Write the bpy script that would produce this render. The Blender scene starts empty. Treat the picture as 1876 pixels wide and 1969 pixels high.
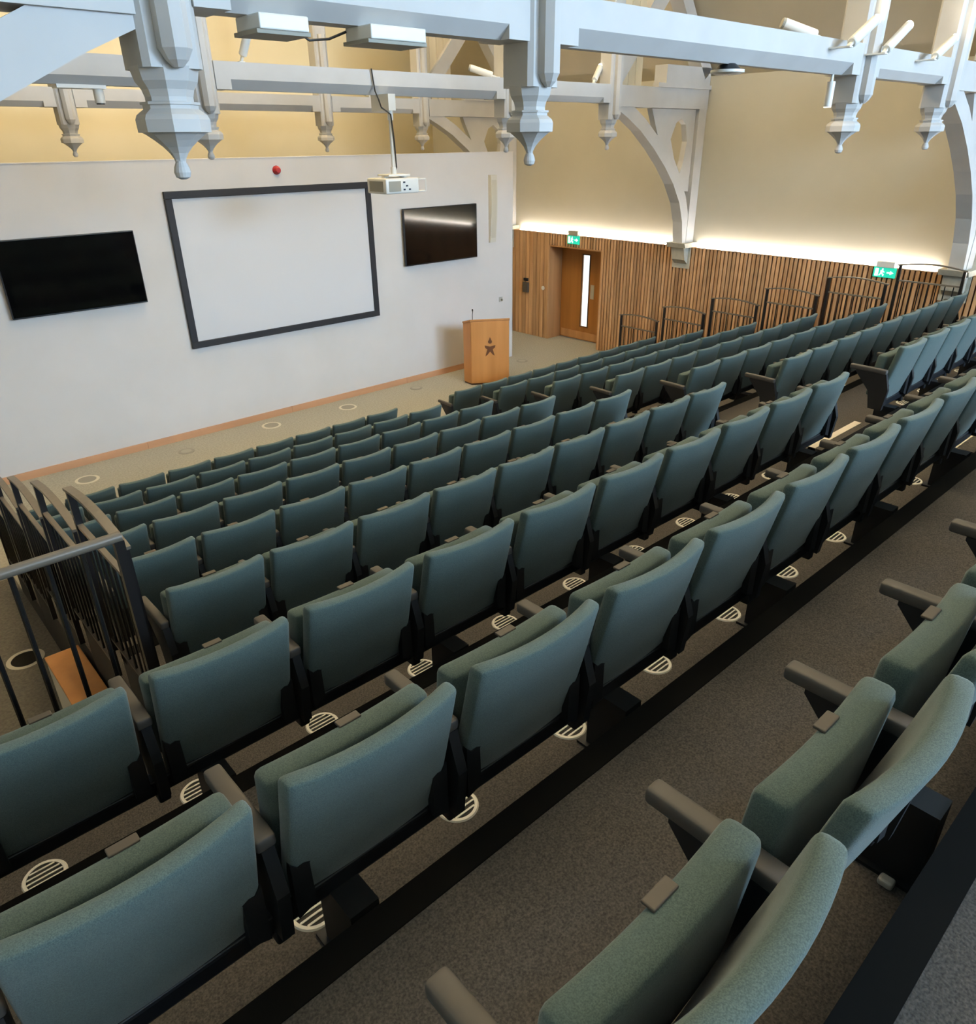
import bpy, bmesh, math, random
from mathutils import Vector, Matrix
from mathutils.geometry import tessellate_polygon
random.seed(7)
R = math.radians
scene = bpy.context.scene
C = scene.collection

# ------------------------------------------------------------------ camera
YAW, PITCH, ROLL, EYE = R(42.034), R(26.70), R(-0.689), 4.051
fw = Vector((math.sin(YAW)*math.cos(PITCH), math.cos(YAW)*math.cos(PITCH), -math.sin(PITCH)))
rt = Vector((math.cos(YAW), -math.sin(YAW), 0)); up = rt.cross(fw)
cr, sr = math.cos(ROLL), math.sin(ROLL)
rt, up = cr*rt + sr*up, -sr*rt + cr*up
cam_data = bpy.data.cameras.new('camera'); cam = bpy.data.objects.new('camera', cam_data); C.objects.link(cam)
cam_data.sensor_fit = 'HORIZONTAL'; cam_data.sensor_width = 36.0; cam_data.lens = 1414.9/1876*36.0
cam_data.clip_start = 0.05
m = Matrix((rt, up, -fw)).transposed().to_4x4(); m.translation = Vector((0, 0, EYE)); cam.matrix_world = m
scene.camera = cam

# ------------------------------------------------------------------ world, exposure, big lights
w = bpy.data.worlds.new('world'); scene.world = w; w.use_nodes = True
w.node_tree.nodes['Background'].inputs[0].default_value = (0.72, 0.85, 1.0, 1)
w.node_tree.nodes['Background'].inputs[1].default_value = 0.35
vs = scene.view_settings
vs.view_transform = 'Standard'; vs.look = 'None'; vs.gamma = 1.0; vs.exposure = 0.60; vs.use_curve_mapping = False
try:
    scene.cycles.use_denoising = True; scene.cycles.max_bounces = 6; scene.cycles.diffuse_bounces = 4; scene.cycles.glossy_bounces = 3; scene.cycles.adaptive_threshold = 0.02
    scene.cycles.sample_clamp_indirect = 6.0
except Exception: pass

def area(name, loc, target, sx, sy, power, col):
    d = bpy.data.lights.new(name, 'AREA'); d.shape = 'RECTANGLE'; d.size = sx; d.size_y = sy; d.energy = power; d.color = col
    o = bpy.data.objects.new(name, d); C.objects.link(o); o.location = loc
    o.rotation_euler = (Vector(target)-Vector(loc)).to_track_quat('-Z', 'Y').to_euler(); return o
def spot(name, loc, target, power, col, ang=80, blend=0.8, rad=0.04):
    d = bpy.data.lights.new(name, 'SPOT'); d.energy = power; d.color = col; d.spot_size = R(ang); d.spot_blend = blend; d.shadow_soft_size = rad
    o = bpy.data.objects.new(name, d); C.objects.link(o); o.location = loc
    o.rotation_euler = (Vector(target)-Vector(loc)).to_track_quat('-Z', 'Y').to_euler(); return o
COOL = (0.50, 0.72, 1.0); WARM = (1.0, 0.90, 0.73); NEUT = (1.0, 0.91, 0.78)
# daylight through the tall windows of the rear wall (behind the camera)
WINDOWS = [(1.2, 3.8, 3.6, 7.2), (4.6, 7.2, 3.6, 8.6), (7.9, 10.7, 3.6, 7.0)]
WIN_POWER = [240, 720, 1500]
REAR = -8.0
for i, (x0, x1, z0, z1) in enumerate(WINDOWS):
    area('window_daylight', ((x0+x1)/2, REAR-0.06, (z0+z1)/2), ((x0+x1)/2, 8, (z0+z1)/2-3.5), x1-x0-0.1, z1-z0-0.1, WIN_POWER[i], COOL)

# ------------------------------------------------------------------ room constants
WX = 12.393; LX = -0.97; CX = 5.71; FY = 11.05; ENDY = 15.7
ROW_DY = 0.968; RISE = 0.28
def rowY(i): return 7.958 - ROW_DY*(9-i)
def rowZ(i): return RISE*(9-i)
def edgeY(i): return 1.150 + ROW_DY*(i-1)
T_Y = [3.572, 8.225, 12.90]

# ------------------------------------------------------------------ materials
MATS = {}
def mat(name, col, rough=0.6, metal=0.0, noise=None, bump=0.0, emit=None, estr=0.0, spec=0.5, rand=0.0, sheen=0.0, stretch=(1,1,1)):
    m = bpy.data.materials.new(name); m.use_nodes = True; nt = m.node_tree; b = nt.nodes['Principled BSDF']
    b.inputs['Base Color'].default_value = (*col, 1); b.inputs['Roughness'].default_value = rough; b.inputs['Metallic'].default_value = metal
    b.inputs['Specular IOR Level'].default_value = spec
    if sheen: b.inputs['Sheen Weight'].default_value = sheen; b.inputs['Sheen Roughness'].default_value = 0.5
    last = None
    if noise:
        scale, col2, lo, hi = noise
        tc = nt.nodes.new('ShaderNodeTexCoord'); mp = nt.nodes.new('ShaderNodeMapping'); mp.inputs['Scale'].default_value = stretch
        nz = nt.nodes.new('ShaderNodeTexNoise'); nz.inputs['Scale'].default_value = scale; nz.inputs['Detail'].default_value = 4.0
        rp = nt.nodes.new('ShaderNodeValToRGB'); rp.color_ramp.elements[0].position = lo; rp.color_ramp.elements[1].position = hi
        rp.color_ramp.elements[0].color = (*col, 1); rp.color_ramp.elements[1].color = (*col2, 1)
        nt.links.new(tc.outputs['Object'], mp.inputs[0]); nt.links.new(mp.outputs[0], nz.inputs['Vector'])
        nt.links.new(nz.outputs[0], rp.inputs[0]); last = rp.outputs[0]
        if bump:
            bp = nt.nodes.new('ShaderNodeBump'); bp.inputs['Strength'].default_value = bump; bp.inputs['Distance'].default_value = 0.004
            nt.links.new(nz.outputs[0], bp.inputs['Height']); nt.links.new(bp.outputs[0], b.inputs['Normal'])
    if rand:
        oi = nt.nodes.new('ShaderNodeObjectInfo'); hs = nt.nodes.new('ShaderNodeHueSaturation')
        mr = nt.nodes.new('ShaderNodeMapRange'); mr.inputs[3].default_value = 1-rand; mr.inputs[4].default_value = 1+rand
        nt.links.new(oi.outputs['Random'], mr.inputs[0]); nt.links.new(mr.outputs[0], hs.inputs['Value'])
        if last is None: hs.inputs['Color'].default_value = (*col, 1)
        else: nt.links.new(last, hs.inputs['Color'])
        last = hs.outputs[0]
        if noise: # shift the grain from object to object
            ad = nt.nodes.new('ShaderNodeVectorMath'); ad.operation = 'ADD'
            sc2 = nt.nodes.new('ShaderNodeVectorMath'); sc2.operation = 'SCALE'; sc2.inputs['Scale'].default_value = 17.0
            cb = nt.nodes.new('ShaderNodeCombineXYZ'); 
            for k in range(3): nt.links.new(oi.outputs['Random'], cb.inputs[k])
            nt.links.new(cb.outputs[0], sc2.inputs[0]); nt.links.new(sc2.outputs[0], ad.inputs[1])
            nt.links.new(tc.outputs['Object'], ad.inputs[0]); nt.links.new(ad.outputs[0], mp.inputs[0])
    if last is not None: nt.links.new(last, b.inputs['Base Color'])
    if emit: b.inputs['Emission Color'].default_value = (*emit, 1); b.inputs['Emission Strength'].default_value = estr
    MATS[name] = m; return m
def s(r, g, b):
    f = lambda c: ((c/255+0.055)/1.055)**2.4 if c > 10 else c/255/12.92
    return (f(r), f(g), f(b))
mat('fabric', s(66,80,77), 0.95, noise=(380, s(86,101,96), 0.35, 0.65), bump=0.2, spec=0.15, sheen=0.2)
mat('black', s(20,20,22), 0.45)
mat('black_soft', s(14,14,15), 0.6)
mat('armrest', s(74,69,63), 0.6)
mat('tag', s(76,68,58), 0.6)
mat('tier_carpet', s(60,57,54), 0.95, noise=(165, s(98,93,87), 0.28, 0.74), bump=0.35, spec=0.1)
mat('floor_carpet', s(150,146,134), 0.95, noise=(40, s(170,166,153), 0.35, 0.7), bump=0.3, spec=0.1)
mat('nosing', s(22,21,19), 0.85, spec=0.05)
mat('riser', s(36,34,31), 0.8)
mat('cream_strip', s(214,200,178), 0.6)
mat('wall_white', s(212,206,199), 0.75, noise=(1.4, s(218,212,206), 0.3, 0.7))
mat('wall_cream', s(184,179,163), 0.85, noise=(0.9, s(191,186,171), 0.3, 0.7))
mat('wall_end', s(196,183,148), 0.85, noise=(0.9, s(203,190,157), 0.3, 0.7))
mat('roof', s(176,166,144), 0.9, noise=(0.8, s(186,176,154), 0.3, 0.7))
mat('paint', s(186,184,180), 0.6, noise=(3.0, s(194,192,188), 0.3, 0.7))
mat('oak', s(160,118,78), 0.5, noise=(9, s(208,166,122), 0.3, 0.72), rand=0.22, stretch=(1,1,0.08))
mat('oak_smooth', s(168,122,78), 0.45, noise=(7, s(190,142,96), 0.3, 0.7), stretch=(1,1,0.06))
mat('oak_door', s(150,98,44), 0.4, noise=(6, s(172,118,58), 0.3, 0.7), stretch=(1,1,0.05))
mat('lectern_oak', s(188,126,66), 0.4, noise=(6, s(206,144,82), 0.3, 0.7), stretch=(1,1,0.06))
mat('cream_board', s(206,190,158), 0.6, noise=(5, s(218,204,174), 0.3, 0.7), rand=0.06, stretch=(1,1,0.08))
mat('passage_shade_carpet', s(104,99,90), 0.95, noise=(40, s(122,117,106), 0.35, 0.7), bump=0.3, spec=0.1)  # floor carpet darkened, the passage's shade is put into the colour
mat('emblem', s(104,62,28), 0.5)
mat('backing', s(88,58,38), 0.8)
mat('skirting', s(190,140,100), 0.5, noise=(5, s(206,156,116), 0.3, 0.7), stretch=(0.1,1,1))
mat('ring', s(232,226,212), 0.5)
mat('slot', s(30,26,22), 0.8)
mat('ring_grey', s(138,134,122), 0.7)
mat('screen', s(214,212,211), 0.7)
mat('screen_frame', s(34,33,36), 0.6)
mat('tv', s(4,4,5), 0.08, spec=0.6)
mat('tv_edge', s(16,16,18), 0.4)
mat('rail', s(106,97,84), 0.4, metal=0.2)
mat('rail_dark', s(30,26,24), 0.4, metal=0.3)
mat('wire', s(44,42,40), 0.25, metal=0.6)
mat('white_plastic', s(222,220,212), 0.4)
mat('speaker_cream', s(206,200,184), 0.6)
mat('speaker_cloth', s(196,188,168), 0.8)
mat('ring_pale', s(200,192,172), 0.6)
mat('red', s(170,30,26), 0.4)
mat('stone', s(176,170,152), 0.8, noise=(12, s(190,184,166), 0.3, 0.7))
mat('lens', s(40,44,60), 0.15)
mat('grille', s(150,146,132), 0.6)
mat('cable', s(50,46,40), 0.6)
mat('glass_lit', s(220,232,236), 0.2, emit=s(214,228,232), estr=0.9)
mat('led', (1,1,1), 0.5, emit=(1.0, 0.97, 0.89), estr=46.0)
mat('lamp', (1,1,1), 0.5, emit=(1.0, 0.93, 0.75), estr=6.0)
mat('exit_green', s(20,150,120), 0.4, emit=s(30,190,160), estr=0.75)
mat('exit_white', s(230,250,245), 0.4, emit=s(215,255,245), estr=0.9)
mat('pane', s(220,235,255), 0.1, emit=(0.62,0.80,1.0), estr=1.5)
mat('silver', s(190,186,176), 0.4, metal=0.3)

# ------------------------------------------------------------------ mesh builder
class MB:
    def __init__(s): s.v = []; s.f = []; s.mi = []; s.cur = 0
    def add(s, vs, fs):
        o = len(s.v); s.v += [tuple(v) for v in vs]; s.f += [tuple(i+o for i in f) for f in fs]; s.mi += [s.cur]*len(fs); return s
    def box(s, x0, x1, y0, y1, z0, z1):
        return s.add([(x0,y0,z0),(x1,y0,z0),(x1,y1,z0),(x0,y1,z0),(x0,y0,z1),(x1,y0,z1),(x1,y1,z1),(x0,y1,z1)],
                     [(0,3,2,1),(4,5,6,7),(0,1,5,4),(1,2,6,5),(2,3,7,6),(3,0,4,7)])
    def rbox(s, c, h, r, n=(1,1,1), fn=None):
        ax = []
        for k in range(3):
            hh = h[k]; rr = min(r, hh*0.999); inner = hh-rr
            a = [-hh, -hh+0.3*rr] + [(-inner + 2*inner*i/n[k]) for i in range(n[k]+1)] + [hh-0.3*rr, hh]
            ax.append(a)
        idx = {}; vs = []; fs = []
        def vid(i, j, k):
            if (i,j,k) not in idx:
                p = Vector((ax[0][i], ax[1][j], ax[2][k]))
                q = Vector([max(-(h[t]-min(r,h[t]*0.999)), min(h[t]-min(r,h[t]*0.999), p[t])) for t in range(3)])
                d = p-q
                if d.length > 1e-9: p = q + d.normalized()*min(r, d.length*1.0 if d.length < r*0.5 else r)
                p = p + Vector(c)
                if fn: p = Vector(fn(p.x, p.y, p.z))
                idx[(i,j,k)] = len(vs); vs.append(tuple(p))
            return idx[(i,j,k)]
        N = [len(a)-1 for a in ax]
        for a, b, cc in ((0,1,2),(1,2,0),(2,0,1)):
            for side in (0, N[cc]):
                for i in range(N[a]):
                    for j in range(N[b]):
                        q = []
                        for (di, dj) in ((0,0),(1,0),(1,1),(0,1)):
                            t = [0,0,0]; t[a] = i+di; t[b] = j+dj; t[cc] = side; q.append(vid(*t))
                        fs.append(tuple(q if side else q[::-1]))
        return s.add(vs, fs)
    def prism(s, poly, axis, a0, a1, holes=()):
        # poly in the plane perpendicular to axis; axis 0:(y,z) 1:(x,z) 2:(x,y)
        def P(p, a):
            return (a,p[0],p[1]) if axis == 0 else (p[0],a,p[1]) if axis == 1 else (p[0],p[1],a)
        loops = [list(poly)] + [list(h) for h in holes]; flat = [p for l in loops for p in l]
        tris = tessellate_polygon([[Vector((p[0],p[1],0)) for p in l] for l in loops])
        n = len(flat); vs = [P(p,a0) for p in flat] + [P(p,a1) for p in flat]
        fs = [tuple(t) for t in tris] + [tuple(i+n for i in t[::-1]) for t in tris]
        o = 0
        for l in loops:
            k = len(l)
            for i in range(k): a, b = o+i, o+(i+1) % k; fs.append((a, b, b+n, a+n))
            o += k
        return s.add(vs, fs)
    def tube(s, pts, r, n=8, cap=True):
        pts = [Vector(p) for p in pts]; vs = []; fs = []
        for i, p in enumerate(pts):
            d = (pts[min(i+1,len(pts)-1)] - pts[max(i-1,0)]).normalized()
            a = d.cross(Vector((0,0,1)) if abs(d.z) < 0.95 else Vector((1,0,0))).normalized(); b = d.cross(a)
            rr = r[i] if isinstance(r, (list, tuple)) else r
            for k in range(n):
                t = 2*math.pi*(k+0.5)/n; vs.append(p + (a*math.cos(t)+b*math.sin(t))*rr)
        for i in range(len(pts)-1):
            for k in range(n): k2 = (k+1) % n; fs.append((i*n+k, i*n+k2, (i+1)*n+k2, (i+1)*n+k))
        if cap: fs.append(tuple(range(n))[::-1]); fs.append(tuple((len(pts)-1)*n+k for k in range(n)))
        return s.add(vs, fs)
    def lathe(s, c, prof, n=16, rot=0.0):
        vs = []; fs = []
        for (r, z) in prof:
            for k in range(n):
                t = 2*math.pi*k/n+rot; vs.append((c[0]+r*math.cos(t), c[1]+r*math.sin(t), c[2]+z))
        for i in range(len(prof)-1):
            for k in range(n): k2 = (k+1) % n; fs.append((i*n+k, i*n+k2, (i+1)*n+k2, (i+1)*n+k))
        fs.append(tuple(range(n))[::-1]); fs.append(tuple((len(prof)-1)*n+k for k in range(n)))
        return s.add(vs, fs)
    def bar(s, a, b, wd, ht):   # rectangular bar from a to b
        a, b = Vector(a), Vector(b); d = (b-a).normalized()
        sd = d.cross(Vector((0,0,1)) if abs(d.z) < 0.95 else Vector((0,1,0))).normalized(); u = sd.cross(d)
        vs = []
        for p in (a, b):
            for i, j in ((-1,-1),(1,-1),(1,1),(-1,1)): vs.append(p + sd*i*wd/2 + u*j*ht/2)
        return s.add(vs, [(0,1,2,3),(7,6,5,4),(0,4,5,1),(1,5,6,2),(2,6,7,3),(3,7,4,0)])
    def mesh(s, name, mats, smooth=False):
        me = bpy.data.meshes.new(name); me.from_pydata(s.v, [], s.f)
        bm = bmesh.new(); bm.from_mesh(me); bmesh.ops.recalc_face_normals(bm, faces=bm.faces); bm.to_mesh(me); bm.free()
        for mt in ([mats] if isinstance(mats, str) else mats): me.materials.append(MATS[mt])
        if len(me.polygons) == len(s.mi): me.polygons.foreach_set('material_index', s.mi)
        if smooth:
            me.polygons.foreach_set('use_smooth', [True]*len(me.polygons))
            try: me.set_sharp_from_angle(angle=R(38))
            except Exception: pass
        me.update(); return me
def link(name, me, parent=None, loc=(0,0,0), rz=0.0):
    o = bpy.data.objects.new(name, me); C.objects.link(o); o.location = loc; o.rotation_euler = (0,0,rz)
    if parent: o.parent = parent
    return o
def tag(o, label, cat, group=None):
    o['label'] = label; o['category'] = cat
    if group: o['group'] = group
    return o
def thing(name, label, cat, loc=(0,0,0), rz=0.0, group=None):
    o = bpy.data.objects.new(name, None); C.objects.link(o); o.location = loc; o.rotation_euler = (0,0,rz); o.empty_display_size = 0.1
    return tag(o, label, cat, group)
def struct(name, me, label=None, parent=None):
    o = link(name, me, parent)
    if parent is None:
        o['kind'] = 'structure'
        if label: o['label'] = label
    return o
ORD = ['', 'first', 'second', 'third', 'fourth', 'fifth', 'sixth', 'seventh', 'eighth', 'ninth', 'tenth', 'eleventh', 'twelfth']
def rowname(i):
    return 'front row' if i == 9 else 'back row' if i == 1 else ORD[10-i] + ' row'

BX0_ = 0.735
# ------------------------------------------------------------------ room shell
struct('floor', MB().box(LX-0.1, WX+0.5, edgeY(3), ENDY, -0.1, 0).mesh('floor', 'floor_carpet'), 'beige carpeted floor in front of the seating')
struct('floor_passage_shade', MB().box(LX-0.1, BX0_, edgeY(3)+0.005, 8.3, 0.0, 0.003).mesh('floor_passage_shade', 'passage_shade_carpet'), 'carpet of the left passage, shade put into its darker colour')  # thin sheet over the floor, its dark colour stands in for shade
EAVE = 5.0; SL = 1.25; RIDGE = EAVE + (WX+0.107-CX)*SL
XR = WX+0.107; XL = LX-0.107
ALC = (10.16, 11.60, 2.012)     # door alcove y0 y1 top
# right wall: upper plaster behind the ledge and the part around the door
struct('wall_right', MB().box(XR, XR+0.2, REAR, ALC[0], 0, EAVE).box(XR, XR+0.2, ALC[1], ENDY, 0, EAVE)
       .box(XR, XR+0.2, ALC[0], ALC[1], ALC[2]+0.02, EAVE).mesh('wall_right', 'wall_cream'), 'cream plaster wall above the timber cladding')
struct('wall_left', MB().box(XL-0.2, XL, REAR, ENDY, 0, EAVE).mesh('wall_left', 'wall_cream'))
gable = [(XL-0.2,0),(XR+0.2,0),(XR+0.2,EAVE),(CX,RIDGE),(XL-0.2,EAVE)]
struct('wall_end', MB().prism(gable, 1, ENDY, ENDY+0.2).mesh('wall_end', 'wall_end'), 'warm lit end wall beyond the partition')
struct('wall_rear', MB().prism(gable, 1, REAR-0.2, REAR, holes=[[(x0,z0),(x1,z0),(x1,z1),(x0,z1)] for x0,x1,z0,z1 in WINDOWS]).mesh('wall_rear', 'wall_cream'))
mb = MB().prism([(XR+0.25,EAVE-0.1),(CX,RIDGE),(CX,RIDGE+0.2),(XR+0.25,EAVE+0.1)], 1, REAR-0.2, ENDY+0.2)
struct('ceiling', mb.prism([(XL-0.25,EAVE-0.1),(CX,RIDGE),(CX,RIDGE+0.2),(XL-0.25,EAVE+0.1)], 1, REAR-0.2, ENDY+0.2).mesh('ceiling', 'roof'), 'steep plastered roof slopes')
for i, (x0, x1, z0, z1) in enumerate(WINDOWS):
    wo = struct('window_%d' % (i+1), MB().box(x0,x1,REAR-0.19,REAR-0.17,z0,z1).mesh('pane', 'pane'), 'tall rear window')
    fr = MB()
    for x in (x0, (x0+x1)/2, x1): fr.box(x-0.03, x+0.03, REAR-0.16, REAR-0.08, z0, z1)
    for z in (z0, (z0*2+z1)/3, (z0+z1*2)/3, z1): fr.box(x0, x1, REAR-0.15, REAR-0.09, z-0.025, z+0.025)
    link('window_frame', fr.mesh('window_frame', 'paint'), wo)
# front partition
PX0, PX1, PH = 0.73, 10.70, 3.875
fp = struct('wall_front', MB().box(PX0, PX1, FY, FY+0.2, 0, PH).mesh('wall_front', 'wall_white'), 'white front wall carrying the projection screen')
x = PX0
k = 0
while x < 9.9:
    x2 = min(x+2.4, PX1); b = struct('baseboard_front' if k == 0 else 'baseboard_front', MB().box(x+0.002, x2-0.002, FY-0.018, FY, 0, 0.105).mesh('baseboard', 'skirting'), 'oak skirting board along the front wall')
    x = x2; k += 1
struct('trim_1', MB().box(PX0, PX1+0.006, FY-0.006, FY+0.206, PH, PH+0.012).mesh('trim', 'wall_white'), 'thin cap on top of the front wall')

# right wall cladding: backing, ledge and one slat after another
clad = struct('wall_cladding', MB().box(WX-0.005, WX+0.02, REAR, ALC[0], 0, 2.262).box(WX-0.005, WX+0.02, ALC[1], 13.6, 0, 2.262)
       .box(WX-0.005, WX+0.02, ALC[0], ALC[1], ALC[2]+0.02, 2.262).mesh('cladding_backing', 'backing'), 'vertical oak slat cladding on the right wall')
slat_full = MB().rbox((0,0,1.135), (0.02,0.026,1.135), 0.004).mesh('slat', 'oak')
slat_w = MB().rbox((0,0,1.135), (0.02,0.048,1.135), 0.004).mesh('slat_wide', 'oak')
slat_short = MB().rbox((0,0,(2.27+ALC[2]+0.03)/2), (0.02,0.026,(2.27-ALC[2]-0.03)/2), 0.004).mesh('slat_short', 'oak')
y = 1.6
CORB = [T_Y[0], T_Y[1]]
while y < 13.2:
    wide = y > ALC[1]+0.05
    pit = 0.11 if wide else 0.076
    inal = ALC[0]-0.03 < y < ALC[1]+0.03
    sl = link('slat', slat_short if inal else slat_w if wide else slat_full, clad, (WX-0.024 + random.uniform(-0.004,0.004), y, 0))
    y += pit
ledge = struct('trim_2', MB().box(WX-0.045, XR, REAR, 13.6, 2.272, 2.282).mesh('ledge', 'oak_smooth'), 'timber ledge hiding the strip light')
# LED strip in segments between the corbels
LEDS = [(-1.0, T_Y[0]-0.35, 'right of the near roof bracket'), (T_Y[0]+0.32, T_Y[1]-0.25, 'between the two roof brackets'), (T_Y[1]+0.25, T_Y[2]-0.3, 'from far roof bracket past the exit door')]
for y0, y1, d in LEDS:
    o = link('led_strip', MB().box(WX+0.045, WX+0.075, y0, y1, 2.283, 2.295).mesh('led', 'led'))
    tag(o, 'warm white strip light on the ledge ' + d, 'strip light', 'strip lights on the ledge')
# door alcove
alc = struct('trim_3', MB().box(WX-0.03, WX+0.55, ALC[1]-0.005, ALC[1]+0.03, 0, ALC[2]).box(WX-0.03, WX+0.55, ALC[0]-0.03, ALC[0]+0.005, 0, ALC[2])
       .box(WX-0.03, WX+0.55, ALC[0]-0.03, ALC[1]+0.03, ALC[2], ALC[2]+0.03).mesh('alcove_lining', 'oak_smooth'), 'oak lining of the exit door recess')
DX = WX+0.36
dr = struct('door_1', MB().prism([(ALC[0]+0.02,0.02),(ALC[1]-0.02,0.02),(ALC[1]-0.02,ALC[2]),(ALC[0]+0.02,ALC[2])], 0, DX, DX+0.05,
       holes=[[(10.775,0.33),(10.775,1.85),(10.965,1.85),(10.965,0.33)]]).mesh('door', 'oak_door'), 'oak exit door with a tall narrow vision panel')
link('vision_panel', MB().box(DX+0.02, DX+0.03, 10.775, 10.965, 0.33, 1.85).mesh('vision_panel', 'glass_lit'), dr)
link('bead', MB().prism([(10.755,0.31),(10.985,0.31),(10.985,1.87),(10.755,1.87)], 0, DX-0.012, DX, holes=[[(10.775,0.33),(10.775,1.85),(10.965,1.85),(10.965,0.33)]]).mesh('bead', 'backing'), dr)
link('push_plate', MB().box(DX-0.006, DX, 10.62, 10.72, 0.95, 1.25).mesh('push_plate', 'silver'), dr)
link('kick_plate', MB().box(DX-0.006, DX, ALC[0]+0.06, ALC[1]-0.06, 0.04, 0.2).mesh('kick_plate', 'oak_smooth'), dr)

# ------------------------------------------------------------------ seating tiers
BX0, BX1 = 0.735, 11.60
AX0, AX1 = 5.62, 6.52       # centre aisle
for i in range(0, 9):
    z = rowZ(i); ya = edgeY(i-1) if i > 0 else REAR; yb = edgeY(i)
    xa, xb = (BX0, BX1) if i >= 4 else (LX-0.1, WX)
    mb = MB(); mb.box(xa, xb, ya, yb, z-0.02, z); mb.cur = 1; mb.box(xa, xb, ya, yb-0.004, 0 if i >= 4 else z-0.6 if i < 3 else 0, z-0.02)
    t = struct('floor_tier', mb.mesh('tier', ['tier_carpet', 'riser']), 'brown carpeted step of the raked seating')
    link('nosing', MB().box(xa, xb, yb-0.088, yb+0.003, z-0.05, z+0.004).mesh('nosing', 'nosing'), t)
    if i < 9:      # half step down the aisle in front of this tier
        mb = MB().box(AX0+0.02, AX1-0.02, yb+0.004, yb+0.26, z-RISE, z-RISE/2)
        st = link('step', mb.mesh('step', 'tier_carpet'), t)
        link('step_nosing', MB().box(AX0+0.02, AX1-0.02, yb+0.205, yb+0.265, z-RISE/2-0.02, z-RISE/2+0.004).mesh('step_nosing', 'cream_strip'), st)

# ------------------------------------------------------------------ tip-up seats
def seat_meshes(pw):
    hw = (pw-(0.075 if pw > 0.56 else 0.045))/2
    def bend(x, y, z):
        u = x/hw; v = (z-0.315)/0.505
        yy = y + 0.115*(1-v)**1.15 - 0.034*(1-u*u)*(0.35+0.65*v) - 0.02*max(0.0, v-0.8)
        return (x, yy, z - 0.012*(1-u*u)*max(0, v-0.5))
    back = MB().rbox((0, 0.028, 0.5675), (hw, 0.029, 0.2525), 0.02, (10,1,6), bend).mesh('backrest', 'fabric', True)
    def sbend(x, y, z):
        u = x/hw; v = (z-0.36)/0.365
        return (x, y + 0.035*(1-v) - 0.012*(1-u*u), z)
    seat = MB().rbox((0, 0.164, 0.5425), (min(hw, pw/2-0.034), 0.041, 0.1825), 0.024, (8,1,5), sbend).mesh('seat', 'fabric', True)
    shell = MB().rbox((0, 0.2045, 0.50), (hw-0.045, 0.004, 0.12), 0.003, (4,1,4), sbend).mesh('seat_shell', 'black')
    tagm = MB().rbox((0.02, 0.186, 0.7255), (0.034, 0.014, 0.004), 0.003).mesh('number_tag', 'tag')
    br = []
    for sd in (-1, 1):
        b = MB().prism([(sd*(hw-0.055),0.32),(sd*(hw-0.001),0.30),(sd*(hw-0.001),0.50),(sd*(hw-0.02),0.478),(sd*(hw-0.066),0.495),(sd*(hw-0.052),0.47)], 1, 0.066, 0.094)
        br.append(b.mesh('hinge_bracket', 'black_soft'))
    return dict(hw=hw, back=back, seat=seat, shell=shell, tag=tagm, br=br)
def arm_mesh(hx):
    return MB().rbox((0, 0.235, 0.600), (hx, 0.155, 0.021), 0.012, (1,6,1), lambda x,y,z: (x*(0.92+0.08*min(1,max(0,(0.36-y)/0.2))), y, z - 0.03*max(0, (0.2-y)))).mesh('armrest', 'armrest', True)
arm_wide, arm_slim = arm_mesh(0.027), arm_mesh(0.0215)
arm_sup = MB().prism([(0.06,0.27),(0.17,0.27),(0.20,0.42),(0.33,0.565),(0.33,0.582),(0.08,0.582),(0.04,0.45)], 0, -0.017, 0.017).mesh('arm_support', 'black_soft')
SM = {p: seat_meshes(p) for p in (0.53, 0.577, 0.54)}
def theatre_seat(x, i, pw, label, group, first_arm):
    t = thing('theatre_seat', label, 'seat', (x, rowY(i), rowZ(i)), 0, group); mset = SM[pw]
    link('backrest', mset['back'], t)
    st = link('seat_cushion', mset['seat'], t); link('number_tag', mset['tag'], st); link('seat_shell', mset['shell'], st)
    for b in mset['br']: link('hinge_bracket', b, t)
    for sx in ((-pw/2, pw/2) if first_arm else (pw/2,)):
        a = link('armrest', arm_wide if pw > 0.56 else arm_slim, t, (sx,0,0)); link('arm_support', arm_sup, a)
    return t
leg_mesh = MB().box(-0.03, 0.03, 0.0, 0.17, 0.0, 0.27).box(-0.05, 0.075, -0.005, 0.20, 0.0, 0.012).prism([(0.0,0.06),(0.0,0.27),(0.19,0.27),(0.19,0.22)], 0, 0.03, 0.06).mesh('leg', 'black_soft')
cap_mesh = MB().rbox((-0.065, 0.06, 0.012), (0.016, 0.02, 0.012), 0.008).mesh('floor_fixing', 'silver')
clip_mesh = MB().rbox((0,0.118,0.252), (0.022,0.03,0.03), 0.008).mesh('clamp', 'black_soft')
ring_o = 0.076
def ring_mesh(ro, ri, h, m, n=32):
    mb = MB(); vs = []; fs = []
    prof = [(ro,0),(ro-0.004,h),(ri,h),(ri,0)]
    for (r, z) in prof:
        for k in range(n): t = 2*math.pi*k/n; vs.append((r*math.cos(t), r*math.sin(t), z))
    for i in range(len(prof)-1):
        for k in range(n): k2 = (k+1) % n; fs.append((i*n+k, i*n+k2, (i+1)*n+k2, (i+1)*n+k))
    return mb.add(vs, fs).mesh('ring', m)
vent_ring = ring_mesh(ring_o, ring_o-0.015, 0.005, 'ring'); 
mb = MB()
for k in range(-2, 3):
    yy = k*0.021; hx = math.sqrt((ring_o-0.016)**2-yy*yy); mb.box(-hx, hx, yy-0.0035, yy+0.0035, 0.001, 0.0045)
vent_bars = mb.mesh('slats', 'ring'); vent_disc = MB().lathe((0,0,0.0003), [(ring_o-0.014,0),(ring_o-0.014,0.0006)], 32).mesh('grille_plate', 'slot')
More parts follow.
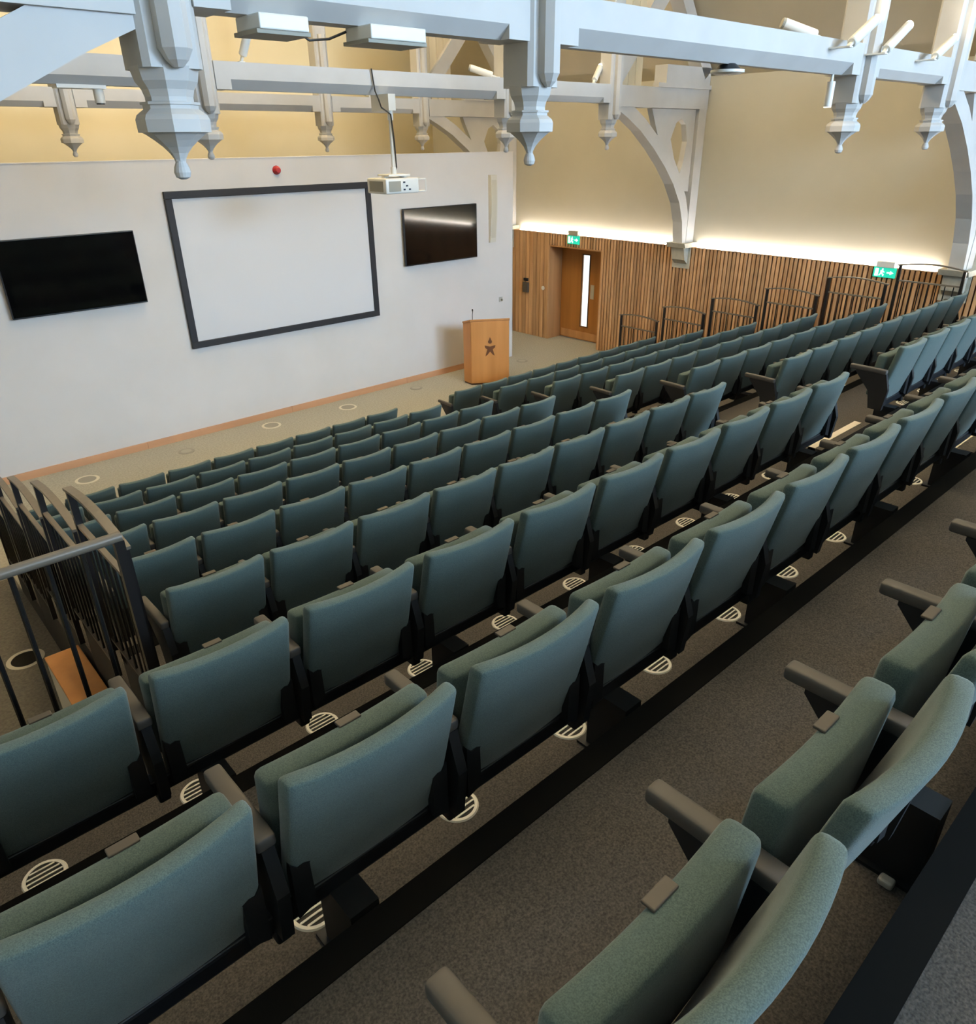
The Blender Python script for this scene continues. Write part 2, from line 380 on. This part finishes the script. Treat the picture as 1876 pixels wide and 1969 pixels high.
def floor_vent(x, y, z, label, group):
    t = thing('floor_vent', label, 'floor vent', (x,y,z), 0, group)
    link('ring', vent_ring, t); link('slats', vent_bars, t); link('grille_plate', vent_disc, t)
def block_row(i, xs, pw, side):
    # xs: armrest line of the first seat (left), number n
    x0, n = xs; bname = 'left block' if side < 0 else 'right block'; rn = rowname(i)
    for k in range(n):
        xc = x0 + pw*(k+0.5); fa = (n-k) if side < 0 else k+1
        lab = 'teal tip-up seat, %s from the aisle in the %s, %s' % ('next' if False else ORD[fa], rn, bname)
        theatre_seat(xc, i, pw, lab, 'tip-up seats, %s, %s' % (rn, bname), k == 0)
        if i in (2,3,4) or (side > 0 and i == 3):
            floor_vent(xc-pw*0.22, rowY(i)+0.278, rowZ(i), 'round white floor vent under %s seat from the aisle, %s, %s' % (ORD[fa], rn, bname), 'floor vents under the seats')
    L = pw*n
    b = thing('seat_beam', 'black steel beam and legs carrying the %s seats, %s' % (rn, bname), 'seat beam', (x0, rowY(i), rowZ(i)), 0, 'steel beams under the seat rows')
    link('crossbar', MB().rbox((L/2, 0.128, 0.292), (L/2-0.01, 0.03, 0.034), 0.012, (1,1,1)).mesh('crossbar', 'black'), b)
    k = 0
    while k < n:
        lg = link('leg', leg_mesh, b, (pw*(k+0.30), -0.004, 0)); link('floor_fixing', cap_mesh, lg); k += 2
    for k in range(1, n): link('clamp', clip_mesh, b, (pw*k, 0, 0))
    if n % 2 == 0: link('floor_fixing', cap_mesh, link('leg', leg_mesh, b, (L-0.12, -0.004, 0)))
for i in range(1, 10):
    if i <= 3:
        k0 = 0 if i == 1 else -2
        block_row(i, (0.415+0.577*k0, 9-k0), 0.577, -1)
    else: block_row(i, (0.798, 9), 0.53, -1)
    if i >= 3: block_row(i, (6.56, 9), 0.54, 1)

# ------------------------------------------------------------------ railings
def rail_panel(X, i, label, group):
    y1 = rowY(i)+1.0; y0 = y1-0.86; z = rowZ(i); H = 1.053; n = 12
    t = thing('railing_panel', label, 'railing', (X, y0, z), 0, group); L = y1-y0
    pts = [(0, -0.02+(L+0.04)*k/n, H-0.02+0.045*math.sin(math.pi*k/n)) for k in range(n+1)]
    mb = MB()
    for a, b in zip(pts, pts[1:]): mb.bar(a, b, 0.045, 0.016)
    link('top_rail', mb.mesh('top_rail', 'rail'), t)
    for yy in (0.018, L-0.018): link('post', MB().box(-0.018,0.018,yy-0.018,yy+0.018,0,H-0.02).mesh('post','rail_dark'), t)
    link('mid_rail', MB().box(-0.014,0.014,0.03,L-0.03,H-0.235,H-0.215).mesh('mid_rail','rail'), t)
    link('bottom_rail', MB().box(-0.012,0.012,0.03,L-0.03,0.08,0.1).mesh('bottom_rail','rail_dark'), t)
    bal = MB().tube([(0,0,0.09),(0,0,H-0.225)], 0.0075, 6).mesh('baluster', 'wire')
    for k in range(1, 8): link('baluster', bal, t, (0, L*k/8, 0))
for i in range(4, 10):
    rail_panel(11.60, i, 'dark metal railing panel beside the %s, along the timber wall' % rowname(i), 'railing panels by the timber wall')
    if i <= 8: rail_panel(0.725, i, 'dark metal railing panel beside the %s, above the left passage' % rowname(i), 'railing panels above the left passage')
# guard across the left passage and its twin on the right
for (xa, xb, gx, d) in ((LX, 0.612, 0.598, 'at the left end of the seventh row'), (11.62, WX-0.07, 11.64, 'at the right end of the seventh row')):
    Y = 2.76; z = rowZ(3); H = 1.05
    t = thing('guard_rail', 'dark metal guard rail with thin uprights ' + d, 'railing', (0, Y, z))
    link('hand_rail', MB().tube([(xa,0,H),(xb,0,H)], 0.021, 12).mesh('hand_rail','rail',True), t)
    link('post', MB().box(gx-0.018,gx+0.018,-0.018,0.018,0,H-0.012).mesh('post','rail_dark'), t)
    bal = MB().tube([(0,0,0.05),(0,0,H-0.012)], 0.0095, 6).mesh('baluster', 'wire')
    link('bottom_rail', MB().box(xa,xb,-0.012,0.012,0.04,0.06).mesh('bottom_rail','rail_dark'), t)
    x = gx-0.13 if xa < 0 else gx+0.12
    while xa+0.05 < x < xb:
        link('baluster', bal, t, (x,0,0)); x += -0.117 if xa < 0 else 0.117
# stepped handrail strip on the passage side
bx = thing('heater_cabinet', 'white cabinet with an oak top beside the left seating', 'cabinet', (0.49, 4.45, 0))
link('cabinet_body', MB().box(0, 0.22, 0, 0.9, 0, 0.72).mesh('cabinet_body', 'white_plastic'), bx)
link('cabinet_top', MB().rbox((0.11, 0.45, 0.735), (0.115, 0.455, 0.015), 0.005).mesh('cabinet_top', 'lectern_oak'), bx)

# ------------------------------------------------------------------ roof trusses
def cham_beam(mb, x0, x1, y0, y1, z0, z1, c, stop=0.16):
    full = [(y0,z0),(y1,z0),(y1,z1),(y0,z1)]
    ch = [(y0+c,z0),(y1-c,z0),(y1,z0+c),(y1,z1),(y0,z1),(y0,z0+c)]
    if stop: mb.prism(full, 0, x0, x0+stop); mb.prism(full, 0, x1-stop, x1)
    mb.prism(ch, 0, x0+stop, x1-stop)
def thick(pts, wd):
    n = len(pts); A = []; B = []
    for i in range(n):
        d = Vector(pts[min(i+1,n-1)]) - Vector(pts[max(i-1,0)]); d.normalize(); q = Vector((-d[1], d[0]))
        A.append(tuple(Vector(pts[i])+q*wd/2)); B.append(tuple(Vector(pts[i])-q*wd/2))
    return A + B[::-1]
PXS = [1.42, 3.60, 7.83, 10.0]
pend_prof = [(0.034,-0.63+0.0),(0.03,-0.635)]
def pendant_mesh():
    mb = MB(); c = (0,0,0)
    mb.lathe(c, [(0.012,3.916),(0.030,3.925),(0.036,3.945),(0.032,3.965),(0.022,3.985),(0.022,3.995)], 16)
    oc = 1/math.cos(math.pi/8)
    mb.lathe(c, [(0.018*oc,3.98),(0.024*oc,4.00),(0.036*oc,4.022),(0.056*oc,4.046),(0.084*oc,4.072),(0.112*oc,4.094),(0.124*oc,4.101),(0.138*oc,4.102),(0.140*oc,4.15),(0.132*oc,4.168),(0.104*oc,4.190),(0.104*oc,4.212)], 8, math.pi/8)
    mb.lathe(c, [(0.112*oc,4.206),(0.112*oc,4.216),(0.090*oc,4.218),(0.090*oc,4.235),(0.097*oc,4.262),(0.116*oc,4.292),(0.128*oc,4.345)], 8, math.pi/8)
    return mb.mesh('pendant', 'paint')
pend = pendant_mesh()
ptop = 6.6
sq = lambda h, c: [(-h+c,-h),(h-c,-h),(h,-h+c),(h,h-c),(h-c,h),(-h+c,h),(-h,h-c),(-h,-h+c)]
post_o = MB().prism(sq(0.125,0.025), 2, 4.335, 5.9).mesh('post', 'paint')
post_i = MB().prism(sq(0.125,0.025), 2, 4.335, 7.4).mesh('post', 'paint')
shaft_m = MB()
octo = [(0.062*math.cos(math.pi/8+k*math.pi/4)/math.cos(math.pi/8), -0.15+0.062*math.sin(math.pi/8+k*math.pi/4)/math.cos(math.pi/8)) for k in range(8)]
shaft_m.prism(octo, 2, 4.40, 5.7)
shaft_m.lathe((0,-0.15,0), [(0.02,4.335),(0.045,4.36),(0.067,4.40),(0.067,4.405)], 8, math.pi/8)
shaft_m = shaft_m.mesh('shaft', 'paint')
def mx(p, flip): return (2*CX-p[0], p[1]) if flip else p
brace_pts = [(12.27,2.36),(12.20,2.75),(12.05,3.10),(11.80,3.43),(11.50,3.72),(11.15,4.00),(10.75,4.27),(10.38,4.46),(10.06,4.60)]
def truss_meshes():
    D = {}
    mb = MB(); cham_beam(mb, 3.72, 7.71, -0.122, 0.13, 4.555, 4.80, 0.09); D['tie_beam'] = mb.mesh('tie_beam', 'paint')
    for f in (0, 1):
        mb = MB(); a, b = sorted((mx((7.95,0),f)[0], mx((9.88,0),f)[0])); cham_beam(mb, a, b, -0.122, 0.13, 4.555, 4.80, 0.07); D['side_beam%d'%f] = mb.mesh('side_beam', 'paint')
        mb = MB(); a, b = sorted((mx((10.12,0),f)[0], mx((12.49,0),f)[0])); mb.box(a, b, -0.12, 0.13, 4.51, 4.80); D['hammer_beam%d'%f] = mb.mesh('hammer_beam', 'paint')
        mb = MB(); a, b = sorted((mx((11.0,0),f)[0], mx((12.49,0),f)[0])); mb.box(a, b, -0.16, -0.05, 4.80, 4.86)
        mb.box(*sorted((mx((11.25,0),f)[0], mx((12.49,0),f)[0])), -0.12, 0.12, 4.86, 5.12); D['wall_plate%d'%f] = mb.mesh('wall_plate', 'paint')
        D['wall_post%d'%f] = MB().box(*sorted((mx((12.27,0),f)[0], mx((12.495,0),f)[0])), -0.11, 0.11, 2.36, 4.51).mesh('wall_post', 'paint')
        D['arch_brace%d'%f] = MB().prism([mx(p,f) for p in thick(brace_pts, 0.20)], 1, -0.10, 0.10).mesh('arch_brace', 'paint')
        # tracery between brace, hammer beam and wall post
        tri = [(11.02,4.505),(12.26,4.505),(12.26,3.22),(12.08,3.24),(11.62,3.70),(11.30,3.98)]
        hole = [(11.60,4.06),(11.72,4.30),(11.86,4.37),(12.00,4.28),(12.08,4.02),(12.03,3.72),(11.95,3.52),(11.75,3.76)]
        D['tracery%d'%f] = MB().prism([mx(p,f) for p in tri], 1, -0.05, 0.05, holes=[[mx(p,f) for p in hole]]).mesh('tracery_panel', 'paint')
        mb = MB().prism([mx(p,f) for p in [(12.10,2.36),(12.50,2.36),(12.50,2.28),(12.14,2.28)]], 1, -0.20, 0.20)
        mb.prism([mx(p,f) for p in [(12.18,2.28),(12.50,2.28),(12.50,1.96),(12.34,1.98),(12.24,2.06)]], 1, -0.14, 0.14)
        mb.prism([mx(p,f) for p in [(12.335,2.30),(12.39,2.30),(12.39,1.90),(12.335,1.90)]], 1, -0.185, 0.185)
        D['corbel%d'%f] = mb.mesh('corbel', 'stone')
        st = [(10.10,4.86),(11.45,6.35)]
        D['raking_strut%d'%f] = MB().prism([mx(p,f) for p in thick(st, 0.26)], 1, -0.03, 0.12).mesh('raking_strut', 'paint')
        ra = [(12.42,EAVE+0.02),(CX,RIDGE-0.13)]
        D['rafter%d'%f] = MB().prism([mx(p,f) for p in thick(ra, 0.22)], 1, -0.12, 0.12).mesh('rafter', 'paint')
    mb = MB(); mb.prism(thick([(3.2,7.5),(8.22,7.5)], 0.24), 1, -0.1, 0.1); D['collar'] = mb.mesh('collar', 'paint')
    return D
TM = truss_meshes()
board_m = MB().rbox((0,0.06,0.62), (0.083,0.022,0.62), 0.005).mesh('spandrel_board', 'cream_board')
TL = ['white timber roof truss above the rear seat rows, nearest the camera', 'white timber roof truss carrying the projector, above the front rows', 'white timber roof truss beyond the top of the front wall']
for t_i, Y in enumerate(T_Y):
    t = thing('roof_truss', TL[t_i], 'roof truss', (0,Y,0), 0, 'white roof trusses')
    for k in ('tie_beam', 'collar'): link(k, TM[k], t)
    for f in (0, 1):
        for k in ('side_beam','hammer_beam','wall_plate','wall_post','arch_brace','raking_strut','rafter'): link(k, TM[k+str(f)], t)
        link('tracery_panel', TM['tracery%d'%f], t); link('corbel', TM['corbel%d'%f], t)
    for k in range(4):
        for f in (0, 1): link('spandrel_board', board_m, t, (mx((10.215+0.172*k,0),f)[0], 0, 4.80))
    for j, px in enumerate(PXS):
        p = link('hammer_post', post_i if j in (1,2) else post_o, t, (px,0,0))
        link('pendant', pend, p); link('shaft', shaft_m, p)

# ------------------------------------------------------------------ things on the trusses
def spotlight(base, d, label, power, lit=True, ang=70, length=0.30, r=0.042, back=0.0):
    base = Vector(base); d = Vector(d).normalized(); t = thing('spotlight', label, 'spotlight', base, 0, 'cylinder spotlights on the trusses')
    a = d*0.06; b = d*(0.06+length)
    link('body', MB().tube([a, a+d*0.01, b-d*0.004, b], [r*0.8, r, r, r*0.97], 16).mesh('body', 'white_plastic', True), t)
    link('lamp_face', MB().tube([b+d*0.0005, b+d*0.022], [r*0.98, r*0.9], 16).mesh('lamp_face', 'lamp' if lit else 'grille'), t)
    link('bracket', MB().bar((0,0,-0.005), a+d*0.03, 0.03, 0.02).box(-0.03,0.03,-0.03,0.03 if not back else back,-0.012,0.0).mesh('bracket', 'white_plastic'), t)
    if power:
        e = base + d*(0.10+length); l = spot('spot_light', e, e+d, power, WARM, ang, 0.9, 0.04)
        l.parent = t; l.location = e-base
Y1, Y2, Y3 = T_Y; ZT = 4.815
spotlight((4.078,Y2,ZT), (0.05,-0.14,0.25), 'lit white cylinder spotlight left of the projector, on the middle truss', 130, True, 70, 0.19)
spotlight((7.664,Y2,ZT), (-0.40,0.35,0.16), 'cream cylinder spotlight tilted left at the right end of the projector beam', 130, False)
spotlight((9.608,Y2,ZT), (0.255,0.1,0.21), 'lit cylinder spotlight beside the outer post of the projector truss', 110)
spotlight((7.137,Y1,ZT), (-0.33,0.3,0.14), 'cream cylinder spotlight tilted left on the near truss', 10, False)
spotlight((7.06,3.30,4.73), (0.504,0,0.25), 'large cylinder spotlight in front of the near truss post', 7, True, 60, 0.42, 0.042, 0.155)
spotlight((7.76,3.30,4.72), (0.506,0,0.275), 'middle of three cylinder spotlights tilted right on the near truss', 7, True, 60, 0.42, 0.042, 0.155)
spotlight((8.91,3.30,4.73), (0.566,0,0.253), 'rightmost cylinder spotlight tilted right on the near truss', 7, True, 60, 0.42, 0.042, 0.155)
# uplights further along, on the far truss and the left side
for (px, py, d) in ((5.4,Y3,(0,0.9,0.25)),(2.4,Y3,(0,0.9,0.25)),(8.9,Y3,(0,0.9,0.25))):
    spotlight((px,py,ZT), d, 'cylinder spotlight on the far truss lighting the end wall at %s' % {5.4:'its middle',2.4:'its left',8.9:'its right'}[px], 85, True, 140)
for (px, py, nm) in ((4.3,Y1,'left part of the near collar beam'),(5.71,Y1,'middle of the near collar beam'),(7.1,Y1,'right part of the near collar beam'),
        (4.3,Y2,'left part of the middle collar beam'),(5.71,Y2,'middle of the middle collar beam'),(7.1,Y2,'right part of the middle collar beam'),
        (4.3,Y3,'left part of the far collar beam'),(7.1,Y3,'right part of the far collar beam')):
    spotlight((px,py,7.63), (CX-px,0,RIDGE-7.63), 'upright cylinder uplight on the ' + nm, 3700, True, 100, 0.26)
# small downlight beside the near posts
def downlight(x, Y, label, power):
    t = thing('downlight', label, 'downlight', (x, Y, 4.30), 0, 'small downlights beside the posts')
    link('body', MB().tube([(0,0,0),(0,0,0.2)], 0.035, 14).mesh('body', 'white_plastic', True), t)
    link('lamp_face', MB().tube([(0,0,-0.003),(0,0,-0.0005)], 0.03, 14).mesh('lamp_face', 'lamp'), t)
    link('hanger', MB().tube([(0,0,0.2),(0,0,0.27)], 0.012, 8).mesh('hanger', 'white_plastic'), t)
    l = spot('down_light', (x,Y,4.29), (x,Y,0), power, NEUT, 120, 1.0, 0.25); l.parent = t; l.location = (0,0,-0.01)
for Y, nm in ((Y1,'near truss'),(Y2,'projector truss')):
    for x, pn in ((7.40,'right inner'),) if Y == Y1 else ():
        downlight(x, Y-0.02 if Y == Y1 else Y, 'small white downlight beside the %s post of the %s' % (pn, nm), 25)
# boxes under the near beam
for x0, x1, d in ((1.80,2.04,'left'),(2.37,2.70,'right')):
    t = thing('junction_box', '%s white box fixed under the near truss beam' % d, 'box', (x0, Y1-0.05, 4.48), 0, 'boxes under the near beam')
    link('box_body', MB().rbox(((x1-x0)/2, 0, 0.045), ((x1-x0)/2, 0.11, 0.03), 0.006).mesh('box_body', 'white_plastic'), t)
    link('base_plate', MB().box(-0.01, x1-x0+0.01, -0.1, 0.12, 0.0, 0.016).mesh('base_plate', 'grille'), t)
tag(link('cable', MB().tube([(2.02,Y1+0.1,4.54),(2.06,Y1+0.12,4.50),(2.12,Y1+0.12,4.54),(2.2,Y1+0.12,4.50),(2.3,Y1+0.1,4.51),(2.37,Y1+0.05,4.54)], 0.006, 6).mesh('cable','cable',True)), 'thin cable looping between the two boxes under the near beam', 'cable')
t = thing('access_point', 'black mount with a white disc under the near truss beam', 'access point', (5.72, Y1, 4.50))
link('mount', MB().lathe((0,0,0), [(0.10,0.02),(0.06,0.055),(0.05,0.06)], 20).mesh('mount', 'black', True), t)
link('disc', MB().lathe((0,0,0), [(0.09,-0.012),(0.125,0.0),(0.125,0.018)], 24).mesh('disc', 'white_plastic', True), t)
t = thing('security_camera', 'small white camera on a plate under the middle truss, left side', 'camera', (2.45, Y2, 4.49))
link('plate', MB().box(-0.2, 0.22, -0.08, 0.08, 0.035, 0.065).mesh('plate', 'white_plastic'), t)
link('camera_body', MB().tube([(0.16,-0.02,0.035),(0.16,-0.02,-0.08)], 0.045, 14).mesh('camera_body', 'white_plastic', True), t)
link('lens', MB().tube([(0.16,-0.02,-0.081),(0.16,-0.02,-0.09)], 0.036, 14).mesh('lens', 'black'), t)
t = thing('stage_camera', 'black and silver camera on top of the near truss beside its post', 'camera', (4.03, Y1-0.06, 4.815))
link('camera_body', MB().rbox((0.0,0,0.07), (0.07,0.09,0.05), 0.02, (1,1,1)).mesh('camera_body','black'), t)
link('lens', MB().tube([(0.0,-0.09,0.06),(0.0,-0.13,0.05)], 0.035, 14).mesh('lens','silver',True), t)
link('foot', MB().box(-0.03,0.03,-0.04,0.04,0,0.03).mesh('foot','silver'), t)
# projector on its pole
PXC, PYC = 5.74, 8.02
t = thing('projector', 'white ceiling projector hanging on a pole facing the screen', 'projector', (PXC, PYC, 3.49))
link('projector_body', MB().rbox((0,0,0.10), (0.245,0.20,0.085), 0.02, (1,1,1)).mesh('projector_body', 'white_plastic', True), t)
link('vent_grille', MB().box(-0.205,-0.03,-0.2035,-0.199,0.04,0.155).mesh('vent_grille','grille'), t)
link('side_grille', MB().box(-0.2485,-0.244,-0.14,0.14,0.04,0.155).mesh('side_grille','grille'), t)
for (xx, zz) in ((0.02,0.06),(0.02,0.14),(0.06,0.10),(0.10,0.06)): link('socket', MB().box(xx-0.015,xx+0.015,-0.2045,-0.2,zz-0.009,zz+0.009).mesh('socket','lens'), t)
link('lens', MB().tube([(0.10,0.19,0.10),(0.10,0.27,0.10)], 0.06, 18).mesh('lens','lens',True), t)
cg = MB()
for zz in (0.03, 0.165): cg.tube([(0.245,-0.18,zz),(0.36,-0.18,zz),(0.36,0.12,zz),(0.245,0.12,zz)], 0.008, 6)
for yy in (-0.18, 0.12): cg.tube([(0.36,yy,0.03),(0.36,yy,0.165)], 0.008, 6)
link('cage', cg.mesh('cage','white_plastic'), t)
link('mount_plate', MB().rbox((0.02,0,0.215), (0.16,0.12,0.012), 0.008).bar((0.02,0,0.22),(0.18,0,0.19),0.06,0.02).bar((0.02,0,0.22),(-0.14,0,0.19),0.06,0.02).mesh('mount_plate','white_plastic'), t)
pl = link('pole', MB().tube([(0.02,0,0.22),(0.02,0,0.30),(0.02,0,0.301),(0.02,0,0.82)], [0.035,0.035,0.022,0.022], 14).mesh('pole','white_plastic',True), t)
link('collar', MB().tube([(0.02,0,0.80),(0.02,0,0.90)], 0.034, 14).mesh('collar','white_plastic',True), pl)
link('beam_clamp', MB().box(-0.03,0.07,-0.05,0.30,0.90,1.07).mesh('beam_clamp','white_plastic'), t)
link('power_cable', MB().tube([(0.04,0.0,0.22),(0.045,-0.03,0.30),(0.03,-0.035,0.6),(0.0,-0.04,0.86),(-0.12,-0.03,0.93),(-0.14,-0.02,1.0),(-0.13,0.06,1.10),(-0.16,0.06,1.32)], 0.009, 6).mesh('power_cable','cable',True), t)

# ------------------------------------------------------------------ front wall things
SX0, SX1, SZ0, SZ1 = 4.06, 7.413, 1.342, 3.492
t = thing('projection_screen', 'large white projection screen with a black frame', 'screen', ((SX0+SX1)/2, FY, SZ0))
hw, hh, bw = (SX1-SX0)/2, SZ1-SZ0, 0.095
link('screen_surface', MB().box(-hw+0.04, hw-0.04, -0.03, -0.005, 0.04, hh-0.04).mesh('screen_surface','screen'), t)
for nm, a in (('top',(-hw,hw,hh-bw,hh)),('bottom',(-hw,hw,0,bw)),('left',(-hw,-hw+bw,bw,hh-bw)),('right',(hw-bw,hw,bw,hh-bw))):
    link('frame_bar', MB().rbox(((a[0]+a[1])/2,-0.03,(a[2]+a[3])/2), ((a[1]-a[0])/2,0.028,(a[3]-a[2])/2), 0.006).mesh('frame_bar','screen_frame'), t)
for x0, x1, z0, z1, lab in ((8.02,9.692,2.106,3.045,'black wall television right of the projection screen'),(1.876,3.548,2.106,3.045,'black wall television left of the projection screen')):
    t = thing('television', lab, 'television', ((x0+x1)/2, FY, z0), 0, 'wall televisions')
    hw = (x1-x0)/2; h = z1-z0
    link('casing', MB().rbox((0,-0.065,h/2), (hw,0.025,h/2), 0.008).mesh('casing','tv_edge'), t)
    link('display', MB().box(-hw+0.012,hw-0.012,-0.0925,-0.0895,0.018,h-0.012).mesh('display','tv'), t)
    link('wall_mount', MB().box(-0.3,0.3,-0.042,0,h/2-0.2,h/2+0.2).mesh('wall_mount','black'), t)
# column speaker
mb = MB(); n = 14
prof = [(0.0,0.0)]
sp = [(-0.015-0.075*math.sin(0.35+0.95*math.pi*0.62*k/n), 1.18*k/n) for k in range(n+1)]
t = thing('column_speaker', 'slim cream column speaker right of the right television', 'speaker', (10.14, FY, 2.325))
link('speaker_body', MB().prism([(0,0)]+[(a,b) for a,b in sp]+[(0,1.18)], 0, -0.075, 0.075).mesh('speaker_body','speaker_cream'), t)
link('front_grille', MB().prism([(a-0.003,b+0.0) for a,b in sp[1:-1]]+[(a+0.006,b) for a,b in sp[1:-1]][::-1], 0, -0.055, 0.055).mesh('front_grille','speaker_cloth'), t)
t = thing('alarm_sounder', 'round red fire alarm sounder above the screen', 'alarm', (5.80, FY, 3.71))
link('dome', MB().tube([(0,0,0),(0,-0.05,0),(0,-0.075,0)], [0.055,0.052,0.035], 20).mesh('dome','red',True), t)
link('base', MB().tube([(0,0,0),(0,-0.012,0)], 0.062, 20).mesh('base','red',True), t)
t = thing('wall_socket', 'small grey socket on the front wall above the lectern', 'socket', (10.37, FY, 1.22))
link('plate', MB().rbox((0,-0.006,0), (0.045,0.006,0.045), 0.003).mesh('plate','silver'), t)
link('plug', MB().rbox((0.01,-0.03,-0.01), (0.015,0.02,0.02), 0.004).mesh('plug','grille'), t)
# lectern
LA = math.atan2(-0.39, 0.59)
t = thing('lectern', 'oak lectern with a dark emblem on its front panel', 'lectern', (8.72, 10.09, 0), LA)
LW = 0.707; foot = [(0.0,0.0),(LW,0.0),(LW+0.03,0.14),(LW+0.02,0.48),(0.06,0.48),(-0.105,0.206)]
ztop = lambda p: 1.185 - 0.40*max(0.0, p[1]-0.02)
def slab(mb, poly, off0, off1):
    n = len(poly); vs = [(a,b,off0((a,b))) for a,b in poly] + [(a,b,off1((a,b))) for a,b in poly]
    return mb.add(vs, [tuple(range(n))[::-1], tuple(range(n,2*n))] + [(k,(k+1)%n,(k+1)%n+n,k+n) for k in range(n)])
link('lectern_body', slab(MB(), foot, lambda p: 0.03, ztop).mesh('lectern_body','lectern_oak'), t)
link('front_panel', MB().rbox((LW/2,-0.011,0.60),(LW/2-0.006,0.010,0.565),0.004).mesh('front_panel','lectern_oak'), t)
link('plinth', slab(MB(), [(a*0.97+0.01,b*0.95+0.012) for a,b in foot], lambda p: 0.0, lambda p: 0.032).mesh('plinth','emblem'), t)
top = [(-0.01,-0.022),(LW+0.01,-0.022),(LW+0.04,0.14),(LW+0.03,0.49),(0.05,0.49),(-0.118,0.20)]
link('lectern_top', slab(MB(), top, ztop, lambda p: ztop(p)+0.025).mesh('lectern_top','lectern_oak'), t)
em = MB(); ex = LW/2
em.tube([(ex,-0.0215,0.80),(ex,-0.0245,0.80)], 0.036, 16)
em.prism([(ex,0.885),(ex-0.02,0.835),(ex+0.02,0.835)], 1, -0.0245, -0.0212)
em.prism([(ex+a,b) for a,b in [(-0.10,0.735),(0,0.712),(0.10,0.735),(0.09,0.69),(0.05,0.66),(0.085,0.54),(0.045,0.565),(0,0.62),(-0.045,0.565),(-0.085,0.535),(-0.05,0.66),(-0.09,0.69)]], 1, -0.0245, -0.0212)
link('emblem', em.mesh('emblem','emblem'), t)
link('microphone', MB().tube([(0.05,0.06,1.19),(0.05,0.06,1.28),(0.055,0.05,1.33),(0.05,0.02,1.36)], 0.006, 8).tube([(0.05,0.02,1.355),(0.045,0.0,1.385)], 0.013, 10).mesh('microphone','black',True), t)

# ------------------------------------------------------------------ right wall things
def exit_sign(y0, y1, z0, z1, label, box_top):
    t = thing('exit_sign', label, 'exit sign', (WX-0.05, (y0+y1)/2, z0), 0, 'green exit signs'); hw = (y1-y0)/2; h = z1-z0
    link('housing', MB().rbox((0.0,0,h*0.82),(0.035,hw*0.8,h*0.18),0.006).mesh('housing','white_plastic' if box_top else 'grille'), t)
    link('panel', MB().rbox((0.0,0,h*0.32),(0.012,hw,h*0.32),0.004).mesh('panel','exit_green'), t)
    # pictogram: doorway, running figure, arrow (seen from -X: +Y is left)
    pm = MB(); X0, X1 = -0.0145, -0.0122; H = h*0.64
    def P(pts): pm.prism([(-(a)*hw*1.8, b*H) for a, b in pts], 0, X0, X1)
    P([(-0.47,0.12),(-0.30,0.12),(-0.30,0.88),(-0.47,0.88)])                                   # door leaf
    P([(-0.14,0.74),(-0.07,0.74),(-0.07,0.88),(-0.14,0.88)])                                   # head
    P([(-0.20,0.70),(-0.08,0.70),(0.02,0.52),(-0.02,0.48),(-0.10,0.58),(-0.08,0.40),(0.0,0.30),(-0.03,0.12),(-0.08,0.12),(-0.07,0.27),(-0.16,0.34),(-0.20,0.18),(-0.28,0.18),(-0.20,0.40)])
    P([(0.12,0.43),(0.28,0.43),(0.28,0.30),(0.46,0.50),(0.28,0.70),(0.28,0.57),(0.12,0.57)])   # arrow
    link('pictogram', pm.mesh('pictogram','exit_white'), t)
exit_sign(10.74, 11.07, 2.11, 2.37, 'small green exit sign above the oak door', False)
exit_sign(4.41, 4.74, 2.13, 2.36, 'green exit sign with a white housing near the top railing', True)
t = thing('light_switch', 'small white round switch left of the door recess', 'switch', (WX-0.046, 11.76, 1.11))
link('switch_plate', MB().tube([(0,0,0),(-0.012,0,0)], 0.045, 18).mesh('switch_plate','white_plastic',True), t)
link('rocker', MB().rbox((-0.014,0,0),(0.004,0.012,0.02),0.003).mesh('rocker','ring'), t)
t = thing('wall_phone', 'small brown wall unit on the cladding near the front wall', 'wall unit', (WX-0.046, 12.28, 0.98))
link('unit_body', MB().rbox((-0.03,0,0.09),(0.03,0.08,0.11),0.01).mesh('unit_body','tag'), t)
link('unit_hood', MB().rbox((-0.025,0,0.26),(0.025,0.06,0.03),0.008).mesh('unit_hood','black'), t)

# ------------------------------------------------------------------ outlets in the front floor
big_ring = ring_mesh(0.155, 0.115, 0.004, 'ring_pale'); big_disc = MB().lathe((0,0,0), [(0.116,0.001),(0.116,0.003)], 32).mesh('cover','ring_grey')
sm_disc = MB().lathe((0,0,0), [(0.115,0.0),(0.115,0.004),(0.10,0.006)], 32).mesh('cover','ring_grey'); sm_in = MB().lathe((0,0,0), [(0.075,0.006),(0.075,0.0075)], 32).mesh('inset','grille')
for x, y, big, lab in ((4.957,10.69,1,'round pale floor outlet below the projection screen, left half'),(3.50,10.54,0,'grey round floor outlet below the left television, right side'),
        (2.10,10.47,1,'round floor outlet at the left end of the front floor'),(6.35,10.61,1,'round pale floor outlet below the right part of the projection screen'),
        (7.87,10.67,0,'grey round floor outlet left of the lectern'),(10.58,10.63,0,'grey round floor outlet right of the lectern'),(0.47,6.66,1,'round pale floor outlet in the left passage beside the railing')):
    t = thing('floor_outlet', lab, 'floor outlet', (x,y,0), 0, 'floor outlets')
    if big: link('ring', big_ring, t); link('cover', big_disc, t)
    else: link('cover', sm_disc, t); link('inset', sm_in, t)
